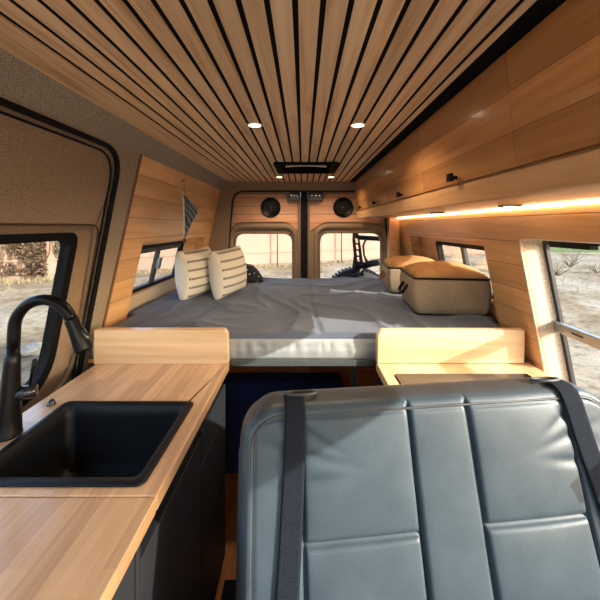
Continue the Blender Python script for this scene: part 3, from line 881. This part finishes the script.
# base cabinets
XC = -.338
def cab(y0, y1, name, label):
    t = empty(name, (-.6, (y0+y1)/2, 0), label, 'cabinet', 'charcoal base cabinets under the left worktop')
    if 'sink' in label:
        bm = B(); box(bm, -.89, XC-.022, y0+.001, y1-.001, .05, .68)
    else:
        bm = B(); box(bm, -.89, XC-.022, y0+.001, y1-.001, .05, CT-.04)
    T(bm, t); obj('body', bm, M['black_felt'], t)  # felt black stands in for the shade in the gap under the worktop
    return t
def front(name, par, y0, y1, z0, z1):
    bm = B(); box(bm, XC-.0205, XC, y0+.0015, y1-.0015, z0, z1); T(bm, par); return obj(name, bm, M['cab_black'], par, bevel=.0025)
c1 = cab(1.07, 1.398, 'drawer_cabinet', 'charcoal three drawer cabinet below the worktop nearest the bed')
for a, b_ in ((.70, .812), (.463, .696), (.07, .459)): front('drawer', c1, 1.07, 1.398, a, b_)
c2 = cab(.648, 1.068, 'sink_cabinet', 'charcoal cabinet with one tall door below the sink')
front('door', c2, .668, 1.068, .07, .802)
bm = B(); box(bm, XC-.021, XC+.001, .650, .666, .05, .865); T(bm, c2); obj('side_panel', bm, M['cab_black'], c2, bevel=.003)
c3 = cab(.10, .646, 'fridge_cabinet', 'charcoal cabinet front nearest the camera under the left worktop')
dd = front('door', c3, .10, .646, .07, .855)
bm = B(); box(bm, XC, XC+.012, .545, .575, .765, .80); T(bm, c3); obj('latch', bm, M['chrome'], dd, bevel=.003)
bm = B(); box(bm, -.89, XC-.05, .1, 1.398, .002, .048)
tag(obj('plinth', bm, M['black_felt']), 'recessed black plinth below the left base cabinets', 'plinth')

# ================================================================== RIGHT GALLEY
cr = empty('countertop', (.6, 1.1, CT), 'short maple worktop on the right behind the bench', 'worktop')
cr.location = (.6, 1.1, CT)
bm = B(); ckhole = rrect(.366, .90, .93, 1.285, .01)
plate(bm, [(.318, .90), (.985, .90), (.985, 1.40), (.318, 1.40)], [ckhole], mC, CT-.036, CT); T(bm, cr)
obj('worktop_board', bm, M['butcher_r'], cr, bevel=.005, seg=3)
bm = B(); bs = rpoly([(.318, CT+.001), (.955, CT+.001), (.958, 1.052), (.335, 1.052), (.320, 1.03)], [0, 0, 0, .02, .02])
plate(bm, bs, [], mB(1.378), 0, .035); T(bm, cr); obj('backsplash', bm, M['maple_x'], cr, bevel=.006, seg=3)
ck = empty('cooktop', (.633, 1.1, CT), 'black glass cooktop set into the right worktop', 'cooktop')
bm = B(); plate(bm, rrect(-.265, .265, -.168, .183, .01), [], mC, -.006, .0035); obj('glass_top', bm, M['cooktop'], ck, bevel=.002)
bm = B(); plate(bm, rrect(-.24, .24, -.15, .16, .01), [], mC, -.05, -.007); obj('burner_box', bm, M['black_metal'], ck)
c4 = empty('drawer_cabinet', (.6, 1.15, 0), 'charcoal base cabinet under the right worktop', 'cabinet')
bm = B(); box(bm, .345, .985, .92, 1.398, .01, .84); T(bm, c4); obj('body', bm, M['cab_black'], c4)
for a, b_ in ((.06, .45), (.455, .84)):
    bm = B(); box(bm, .325, .344, .922, 1.396, a, b_); T(bm, c4); obj('drawer', bm, M['cab_black'], c4, bevel=.002)

# ================================================================== BENCH SEAT
YAW = math.radians(6.2); TILT = math.radians(16)
bench = empty('bench_seat', (-.135, .705, .0), 'double slate grey leatherette bench seat with two black seat belts', 'seat', rz=YAW)
# backrest frame: s down from the top, x along; local y forward(-) thickness
H0 = 1.10; BW = .903; BH = .66
Bk = Matrix.Translation((0, 0, H0)) @ Matrix.Rotation(-TILT, 4, 'X')   # local z down = -s
def groove(d, w, depth): return depth*math.exp(-(d/w)**2)
def back_depth(x, s):
    """how far the front face bulges towards the camera"""
    d = .0
    e = min(x, BW-x, s)
    seams = []
    g = 0
    for xs in (.38, .523): g = max(g, groove(x-xs, .0045, .012))
    for xs in (.13, .773): g = max(g, groove(x-xs, .004, .009))
    if .13 < x < .38 or .523 < x < .773: g = max(g, groove(s-.259, .0045, .012))
    # puff inside each panel
    def puff(x0, x1, s0, s1, a):
        if not (x0 <= x <= x1 and s0 <= s <= s1): return 0
        u = (x-x0)/(x1-x0); v = (s-s0)/(s1-s0)
        return a*(max(0, 4*u*(1-u))**.35)*(max(0, 4*v*(1-v))**.35)
    pf = puff(.13, .38, .02, .259, .012)+puff(.13, .38, .259, .70, .012)+puff(.523, .773, .02, .259, .012)+puff(.523, .773, .259, .70, .012)+puff(.38, .523, .02, .70, .007)+puff(.01, .13, .02, .7, .006)+puff(.773, .893, .02, .7, .006)
    wr_ = 0
    # radiating wrinkles near the upper outer corners
    for (cx, sgn) in ((.115, 1), (.79, -1)):
        for k, (ox, os, ang, ln) in enumerate(((.0, .06, .5, .07), (.0, .10, .25, .08), (.0, .15, -.1, .06), (-.03*1, .08, 2.4, .05))):
            dx = (x-(cx+sgn*(.03+ox))); ds = s-os
            al = dx*sgn*math.cos(ang)+ds*math.sin(ang); ac = -dx*sgn*math.sin(ang)+ds*math.cos(ang)
            wr_ += .0042*math.exp(-(al/ln)**2)*math.exp(-(ac/.010)**2)
    return pf-g-wr_+.0015*noise.noise(Vector((x*9, s*9, 2)))
CR = .085
def outline_s0(x):      # top edge drop near the rounded corners
    e = min(x, BW-x)
    return 0 if e >= CR else CR-math.sqrt(max(0, CR*CR-(CR-e)**2))
bm = B(); nx, ns = 190, 130; rows = []
xs = [BW*i/nx for i in range(nx+1)]
xs = sorted(set([round(x, 5) for x in xs]+[round(x+d, 5) for x in (.13, .38, .523, .773) for d in (-.006, -.003, 0, .003, .006)]))
for x in xs:
    s0 = outline_s0(x); col = []
    for j in range(ns+1):
        s = s0+(BH-s0)*(j/ns)**1.0
        e = min(s-s0, x*1.0 if s > CR else 9, (BW-x) if s > CR else 9)
        ed = min(s-s0, x, BW-x)
        rr = .022
        back = rr*(1-math.sqrt(max(0, 1-(1-min(ed, rr)/rr)**2))) if ed < rr else 0
        # piping groove just inside the border
        pg = .004*math.exp(-((ed-.026)/.003)**2)
        y = -.0-back_depth(x, s)*min(1, ed/.03)+back+pg
        col.append(bm.verts.new(Bk @ Vector((x, y, -s))))
    rows.append(col)
for a, b_ in zip(rows, rows[1:]):
    for j in range(ns): bm.faces.new((a[j], a[j+1], b_[j+1], b_[j]))
# gusset running over top and sides, then the back
bord = [c[ns] for c in rows[:1]]
loop = [rows[0][j] for j in range(ns, -1, -1)]+[rows[i][0] for i in range(1, len(rows))]+[rows[-1][j] for j in range(1, ns+1)]
inv = Bk.inverted(); prev = loop; cen = Vector((BW/2, 0, -.35))
for k in range(1, 9):
    f = k/8; cur = []
    for v in loop:
        p = inv @ v.co; d = Vector((p.x-BW/2, 0, p.z+.35)); 
        out = .010*math.sin(PI*f)
        nrm = Vector(((1 if p.x > BW/2 else -1) if min(p.x, BW-p.x) < .03 else 0, 0, 1 if -p.z < CR+.02 else 0))
        if nrm.length: nrm.normalize()
        q = Vector((p.x, .022+(.115)*f, p.z))+nrm*out-nrm*(.02*max(0, (f-.75)/.25)**2)
        cur.append(bm.verts.new(Bk @ q))
    for i in range(len(loop)-1):
        fc_ = bm.faces.new((prev[i], prev[i+1], cur[i+1], cur[i])); fc_.material_index = 1
    prev = cur
bm.faces.new(prev).material_index = 1
backrest = obj('backrest', bm, [M['leather'], M['leather_dark']], bench, smooth=True)
# piping cord
def edge_path(ins, y):
    pts = []
    for s in [BH-.02-(BH-.02-CR)*i/14 for i in range(15)]: pts.append((ins, y, -s))
    for i in range(1, 11):
        a = PI-PI/2*i/10; pts.append((CR+(CR-ins)*math.cos(a), y, -(CR-(CR-ins)*math.sin(a))))
    for i in range(1, 13): pts.append((CR+(BW-2*CR)*i/12, y, -ins))
    for i in range(1, 11):
        a = PI/2-PI/2*i/10; pts.append((BW-CR+(CR-ins)*math.cos(a), y, -(CR-(CR-ins)*math.sin(a))))
    for s in [CR+(BH-.02-CR)*i/14 for i in range(1, 15)]: pts.append((BW-ins, y, -s))
    return pts
bm = B(); tube(bm, [Bk @ Vector(p) for p in edge_path(.022, .0005)], .0028, 8); obj('piping', bm, M['leather_dark'], bench, smooth=True)
# belts (ribbons following the face)
def belt(par, path, w, name='seat_belt'):
    bm = B(); th = .0016; V = []
    for i, (x, s, y, ax) in enumerate(path):
        row = []
        for k in range(9):
            q = -w/2+w*k/8
            p = Vector((x+q, y, -s+ax*q))
            row.append(p)
        V.append(row)
    A = [[bm.verts.new(Bk @ p) for p in r] for r in V]; C2 = [[bm.verts.new(Bk @ (p+Vector((0, th, 0)) if abs(p.y) < 9 else p)) for p in r] for r in V]
    for Q in (A, C2):
        for a, b_ in zip(Q, Q[1:]):
            for k in range(8): bm.faces.new((a[k], a[k+1], b_[k+1], b_[k]))
    for i in range(len(A)-1):
        for k in (0, 8): bm.faces.new((A[i][k], A[i+1][k], C2[i+1][k], C2[i][k]))
    for i in (0, len(A)-1):
        for k in range(8): bm.faces.new((A[i][k], A[i][k+1], C2[i][k+1], C2[i][k]))
    return obj(name, bm, M['strap'], par, smooth=True)
def bpath(x0, x1, s1):
    p = [(x0-.004, .012, .085, 0), (x0-.002, -.006, .06, 0), (x0, -.0125, .035, 0), (x0, -.006, .010, 0), (x0, .006, -.004, 0)]
    for i in range(1, 25):
        f = i/24; s = .006+(s1-.006)*f; x = x0+(x1-x0)*f**1.3
        y = -max(back_depth(x+d, s) for d in (-.024, -.012, 0, .012, .024))-.0045-.002*math.sin(f*PI)
        p.append((x, s, min(y, -.010), 0))
    return p
belt(bench, bpath(.118, .066, .60), .046)['label'] = 'black belt over the left shoulder of the bench'
belt(bench, bpath(.790, .885, .60), .050)['label'] = 'black belt over the right shoulder of the bench'
for cx in (.135, .775):
    bm = B()
    pts = [Bk @ Vector((cx+.036*math.cos(a), .045+.018*math.sin(a), .0125)) for a in [2*PI*i/28 for i in range(28)]]
    tube(bm, pts, .0038, 8, True); obj('belt_guide', bm, M['leather_dark'], bench, smooth=True)
# seat cushion, base
bm = B(); lp = None
for ins, z in ((.02, .34), (.0, .36), (0, .43), (.012, .458), (.04, .468)):
    cur = [bm.verts.new((x, y, z)) for x, y in rrect(ins, BW-ins, -.64+ins, -.05-ins, .05, 6)]
    if lp:
        for i in range(len(cur)): bm.faces.new((lp[i], lp[(i+1) % len(cur)], cur[(i+1) % len(cur)], cur[i]))
    else: bm.faces.new(cur[::-1])
    lp = cur
bm.faces.new(lp); obj('seat_cushion', bm, M['leather'], bench, smooth=True)
bm = B(); box(bm, .06, BW-.06, -.55, -.08, .01, .335); obj('seat_base', bm, M['black_metal'], bench, bevel=.01)

# ================================================================== OUTSIDE
GZ = -.7
bm = B(); n = 130
G = []
def gx(t): return math.copysign(abs(t)**1.8*70, t)
for j in range(n+1):
    row = []
    for i in range(n+1):
        x = gx(-1+2*i/n); y = gx(-1+2*j/n)+2
        r = math.hypot(x, y-1.5)
        z = GZ+.10*noise.noise(Vector((x*.25, y*.25, 0)))*smooth01((r-2.5)/4)+.03*noise.noise(Vector((x*1.3, y*1.3, 4)))
        row.append(bm.verts.new((x, y, z)))
    G.append(row)
for j in range(n):
    for i in range(n): bm.faces.new((G[j][i], G[j][i+1], G[j+1][i+1], G[j+1][i]))
gnd = obj('floor_outside_ground', bm, M['ground'], kind='structure', smooth=True)
# boundary wall
A0 = Vector((-13.0, 12.4)); A1 = Vector((14, 24.5)); dv = (A1-A0); Ln = dv.length; dn = dv.normalized(); nn = Vector((dn.y, -dn.x))
def mW(u, v, w): p = A0+dn*u-nn*w; return (p.x, p.y, v)
bm = B(); plate(bm, [(-9, GZ-.3), (Ln, GZ-.3), (Ln, 3.0), (-9, 3.0)], [], mW, 0, .25)
plate(bm, [(-9, 3.0), (Ln, 3.0), (Ln, 3.12), (-9, 3.12)], [], mW, -.06, .31)
ow = obj('wall_outside', bm, M['stucco'], kind='structure')
bm = B()
plate(bm, [(-9, GZ-.3), (Ln, GZ-.3), (Ln, GZ+.16), (-9, GZ+.16)], [], mW, -.12, -.001)
obj('base_course', bm, fabric('weathered base course', srgb(92,80,68), srgb(134,120,104), 6, .3), ow)
bm = B()
plate(bm, [(-9, GZ+.75), (Ln, GZ+.75), (Ln, GZ+.82), (-9, GZ+.82)], [], mW, -.05, -.001)
obj('ledge', bm, M['stucco'], ow)
first = None
for px, lab in ((277.5, 'thin dark post before the pale wall, seen through the left rear door window'), (341.5, 'thin dark post before the pale wall, seen through the right rear door window'), (187, 'thin dark post before the pale wall, seen through the left side window by the pillows')):
    k = (px-303)/320; # intersect ray with wall
    y = (A0.y-A0.x*dn.y/dn.x)/(1-k*dn.y/dn.x)-.35; x = k*y
    if first is None:
        bm = B(); lathe(bm, [(.035, 0), (.035, 3.4), (.0, 3.45)], (0, 0, 0), 12); o = first = obj('post', bm, plain('dark post', srgb(90,70,58), .7), smooth=True)
    else: o = first.copy(); COL.objects.link(o)
    o.location = (x, y, GZ-.02); tag(o, lab, 'post', 'posts in front of the boundary wall')
# vines on the wall at the left
bm = B()
def leafcloud(bm, u0, u1, z0, z1, cnt, size, green=.0, depth=.25):
    for _ in range(cnt):
        u = random.uniform(u0, u1); z = random.uniform(z0, z1)
        if noise.noise(Vector((u*.9, z*1.1, 3))) < -.12: continue
        c = Vector(mW(u, z, -random.uniform(.02, depth)))
        a = Vector((random.gauss(0, 1), random.gauss(0, 1), random.gauss(0, 1))).normalized(); b2 = a.cross(Vector((random.random(), 1, random.random()))).normalized()
        s = size*random.uniform(.5, 1.3)
        f = bm.faces.new([bm.verts.new(c+a*s), bm.verts.new(c+b2*s*.5), bm.verts.new(c-a*s), bm.verts.new(c-b2*s*.5)])
        f.material_index = 1 if random.random() < green else 0
leafcloud(bm, 1.3, 2.5, GZ+.05, 3.0, 5200, .07, .03); leafcloud(bm, -.8, 1.4, GZ+.05, 3.0, 1500, .06, .05)
leafcloud(bm, -9, -2.4, GZ, 3.0, 3000, .075, .2)
for _ in range(60):
    u = random.uniform(-.5, 2.4); z = GZ; pts = []
    for k in range(9): pts.append(Vector(mW(u, z, -.04))); u += random.gauss(0, .12); z += random.uniform(.25, .45)
    tube(bm, pts, .018, 4, cap=False)
tag(obj('wall_vine', bm, [M['vine'], M['leaf']], recalc=False), 'mass of dry brown climbing vine covering part of the boundary wall', 'climbing plant', kind='stuff')
bm = B(); leafcloud(bm, 2.75, 3.3, .35, 1.6, 260, .06, .9, .2)
for _ in range(14):
    u = random.uniform(2.85, 3.2); z = GZ; pts = []
    for k in range(7): pts.append(Vector(mW(u, z, -.04))); u += random.gauss(0, .07); z += random.uniform(.25, .4)
    tube(bm, pts, .012, 4, cap=False)
tag(obj('ivy', bm, [M['vine'], M['leaf']], recalc=False), 'small green ivy plant climbing the pale wall right of the dry vine', 'climbing plant')
# dry grass tufts along the wall base and beyond (uncountable)
bm = B()
def blade(bm, c, h, mi=0):
    a = random.uniform(0, 2*PI); d = Vector((math.cos(a), math.sin(a), 0)); l = Vector((random.gauss(0, .3), random.gauss(0, .3), 1))*h
    f = bm.faces.new([bm.verts.new(c-d*h*.05), bm.verts.new(c+d*h*.05), bm.verts.new(c+l)]); f.material_index = mi
for _ in range(5000):
    u = random.uniform(-2, Ln-4); off = abs(random.gauss(0, .5))+.1; c = Vector(mW(u, GZ-.03, -off))
    blade(bm, c, random.uniform(.06, .28))
for _ in range(5000):
    x = random.uniform(-12, -3.2); y = random.uniform(.8, 11.5); c = Vector((x, y, GZ-.05))
    if noise.noise(Vector((x*.6, y*.6, 9))) > .05: blade(bm, c, random.uniform(.05, .16))
for _ in range(4000):
    x = random.uniform(8, 36); y = random.uniform(8, 34); c = Vector((x, y, GZ-.05))
    if noise.noise(Vector((x*.3, y*.3, 9))) > .08: blade(bm, c, random.uniform(.08, .3))
tag(obj('dry_grass', bm, fabric('dry straw grass', srgb(120,106,78), srgb(150,134,104), 3, .1), recalc=False), 'dry straw coloured grass scattered over the dusty ground', 'grass', kind='stuff')
# green strip far right
bm = B(); n = 60
for j in range(2): pass
rows = []
for i in range(n+1):
    x = 14+50*i/n
    rows.append([bm.verts.new((x, 26+(.0)*i, GZ-.02)), bm.verts.new((x, 30, GZ+.18+.06*noise.noise(Vector((x, 0, 0))))), bm.verts.new((x, 60, GZ+.5))])
for a, b_ in zip(rows, rows[1:]):
    for k in range(2): bm.faces.new((a[k], a[k+1], b_[k+1], b_[k]))
tag(obj('green_lawn', bm, M['grass']), 'green grass strip far beyond the right side window', 'grass', kind='stuff')
# leafless shrubs right
def shrub(x, y, h, label):
    bm = B(); base = Vector((x, y, GZ))
    for _ in range(26):
        p = base.copy(); d = Vector((random.gauss(0, .75), random.gauss(0, .75), 1)).normalized(); pts = [p.copy()]
        for k in range(5):
            p = p+d*h/4.2; d = (d+Vector((random.gauss(0, .3), random.gauss(0, .3), random.gauss(0, .15)))).normalized(); pts.append(p.copy())
        tube(bm, pts, [.016*h, .014*h, .011*h, .009*h, .006*h, .003*h], 4)
    tag(obj('shrub', bm, M['twig']), label, 'shrub', 'leafless shrubs on the ground outside right')
shrub(11.3, 14.2, .85, 'leafless shrub seen in the right side window nearest the window edge')
shrub(14.2, 17.0, 1.0, 'leafless shrub farther off in the right side window')
shrub(13.6, 14.8, .6, 'low leafless shrub at the right picture edge, outside the side window')
def rock(x, y, r, label):
    bm = B(); bmesh.ops.create_icosphere(bm, subdivisions=3, radius=r)
    for v in bm.verts:
        v.co *= 1+.35*noise.noise(v.co/r*1.1+Vector((x, y, 0))); v.co.z *= .55
    bmesh.ops.translate(bm, vec=(x, y, GZ+r*.2), verts=bm.verts)
    tag(obj('rock', bm, M['rock'], smooth=True), label, 'rock', 'rocks on the ground outside left')
rock(-4.75, 5.6, .20, 'larger pale rock outside the sliding door window, seen through the faucet arch')
rock(-4.25, 5.3, .11, 'small pale rock beside the larger one outside the sliding door window')
rock(-4.9, 4.7, .14, 'pale rock nearest the van outside the sliding door window')

# spare wheel and its carrier outside right rear door
sw = empty('spare_wheel', (.60, 3.56, .655), 'spare wheel with chunky black tyre behind the right rear door', 'wheel')
Rx = Matrix.Rotation(PI/2, 4, 'X')
bm = B(); lathe(bm, [(.21, -.10), (.30, -.115), (.35, -.10), (.372, -.07), (.375, 0), (.372, .07), (.35, .10), (.30, .115), (.21, .10)], (0, 0, 0), 56, Rx)
bmesh.ops.delete(bm, geom=[f for f in bm.faces if len(f.verts) > 4], context='FACES')
for k in range(56):
    for s_ in (-1, 1):
        m = Matrix.Rotation(2*PI*(k+.25*s_)/56, 4, 'Y'); box(bm, -.013, .013, -.005+s_*.052-.035, .005+s_*.052+.035, .368, .386, mat=m)
obj('tyre', bm, M['tread'], sw)
bm = B(); lathe(bm, [(0, .02), (.06, .03), (.07, .0), (.17, -.02), (.21, .08), (.215, .10), (.215, -.10), (.2, -.09), (.0, -.05)], (0, 0, 0), 40, Rx); obj('rim', bm, M['dark_steel'], sw, smooth=True)
YC = 3.40; SC = YC/320
def Q(px, py): return ((px-303)*SC, 1.5-(py-226)*SC)
mQ = mB(YC)
tc_ = empty('tire_carrier', (0, 0, 0), 'black metal spare wheel carrier with slotted upright outside the right rear window', 'wheel carrier')
bm = B()
slots = [rpoly([Q(355.2+i*.55, 238.5+i*6.2), Q(357.6+i*.55, 238.5+i*6.2), Q(358.4+i*.55, 243+i*6.2), Q(356+i*.55, 243+i*6.2)], .004) for i in range(4)]
plate(bm, rpoly([Q(353, 231), Q(358, 231), Q(361, 247), Q(363, 262), Q(364, 276), Q(353, 276), Q(352.3, 268), Q(354, 255), Q(352.5, 240)], .01), slots, mQ, 0, .03)
obj('upright', bm, M['black_metal'], tc_, bevel=.003)
bm = B()
a = [Q(358, 237.5), Q(384, 239), Q(392, 239)]
tube(bm, [(p[0], YC+.015, p[1]) for p in a], .026, 10); obj('upper_arm', bm, M['black_metal'], tc_, smooth=True)
bm = B(); a = [Q(360, 267), Q(372, 263.5), Q(392, 261)]
tube(bm, [(p[0], YC+.015, p[1]) for p in a], .036, 10); obj('lower_arm', bm, M['black_metal'], tc_, smooth=True)
bm = B(); a = [Q(366, 240), Q(363.5, 246), Q(364.5, 256), Q(368, 263)]
tube(bm, [(p[0], YC+.015, p[1]) for p in a], .012, 8); obj('brace', bm, M['black_metal'], tc_, smooth=True)
bm = B(); a = [Q(362, 268), Q(352, 279)]
tube(bm, [(p[0], YC-.0, p[1]) for p in a], .022, 8); obj('strut', bm, M['black_metal'], tc_, smooth=True)
bm = B(); lathe(bm, [(.012, 0), (.012, .01)], (Q(378.5, 261)[0], YC-.02, Q(378.5, 261)[1]), 12, Rx); obj('bolt', bm, M['chrome'], tc_)

# unseen dashboard and bonnet, added behind the camera to bounce daylight inside
bm = B()
plate(bm, rpoly([(-1.5, .55), (-1.5, .98), (-1.75, 1.06), (-2.3, 1.02), (-3.1, .86), (-3.25, .55)], [.05, .05, .1, .1, .1, .05]), [], lambda u, v, w: (w, u, v), -.92, .98)
tag(obj('bounce_bonnet', bm, [plain('white bounce bonnet paint', srgb(226,226,222), .35)], bevel=.01), kind='structure')
bm = B()
plate(bm, rpoly([(-1.2, .45), (-1.2, .88), (-1.48, .95), (-1.49, .45)], [.03, .05, .02, .02]), [], lambda u, v, w: (w, u, v), -.85, .92)
tag(obj('bounce_dashboard', bm, [plain('pale grey bounce dashboard', srgb(190,186,180), .7)], bevel=.01), kind='structure')

# ================================================================== LIGHT
w = bpy.data.worlds.new('sky'); sc.world = w; w.use_nodes = True
nt = w.node_tree; bg = nt.nodes['Background']
st = nt.nodes.new('ShaderNodeTexSky'); st.sky_type = 'NISHITA'; st.sun_disc = False
sun_dir = Vector((-1, .46, -.43)).normalized()
st.sun_elevation = math.asin(-sun_dir.z); st.sun_rotation = math.atan2(-sun_dir.x, -sun_dir.y)
st.air_density = 1.0; st.dust_density = 2.0
nt.links.new(st.outputs[0], bg.inputs[0]); bg.inputs[1].default_value = .68
sl = bpy.data.lights.new('sun', 'SUN'); so = bpy.data.objects.new('sun', sl); COL.objects.link(so)
so.rotation_euler = sun_dir.to_track_quat('-Z', 'Y').to_euler(); sl.energy = 9.0; sl.angle = math.radians(.6); sl.color = (1, .955, .88)
vs.exposure = 0.32
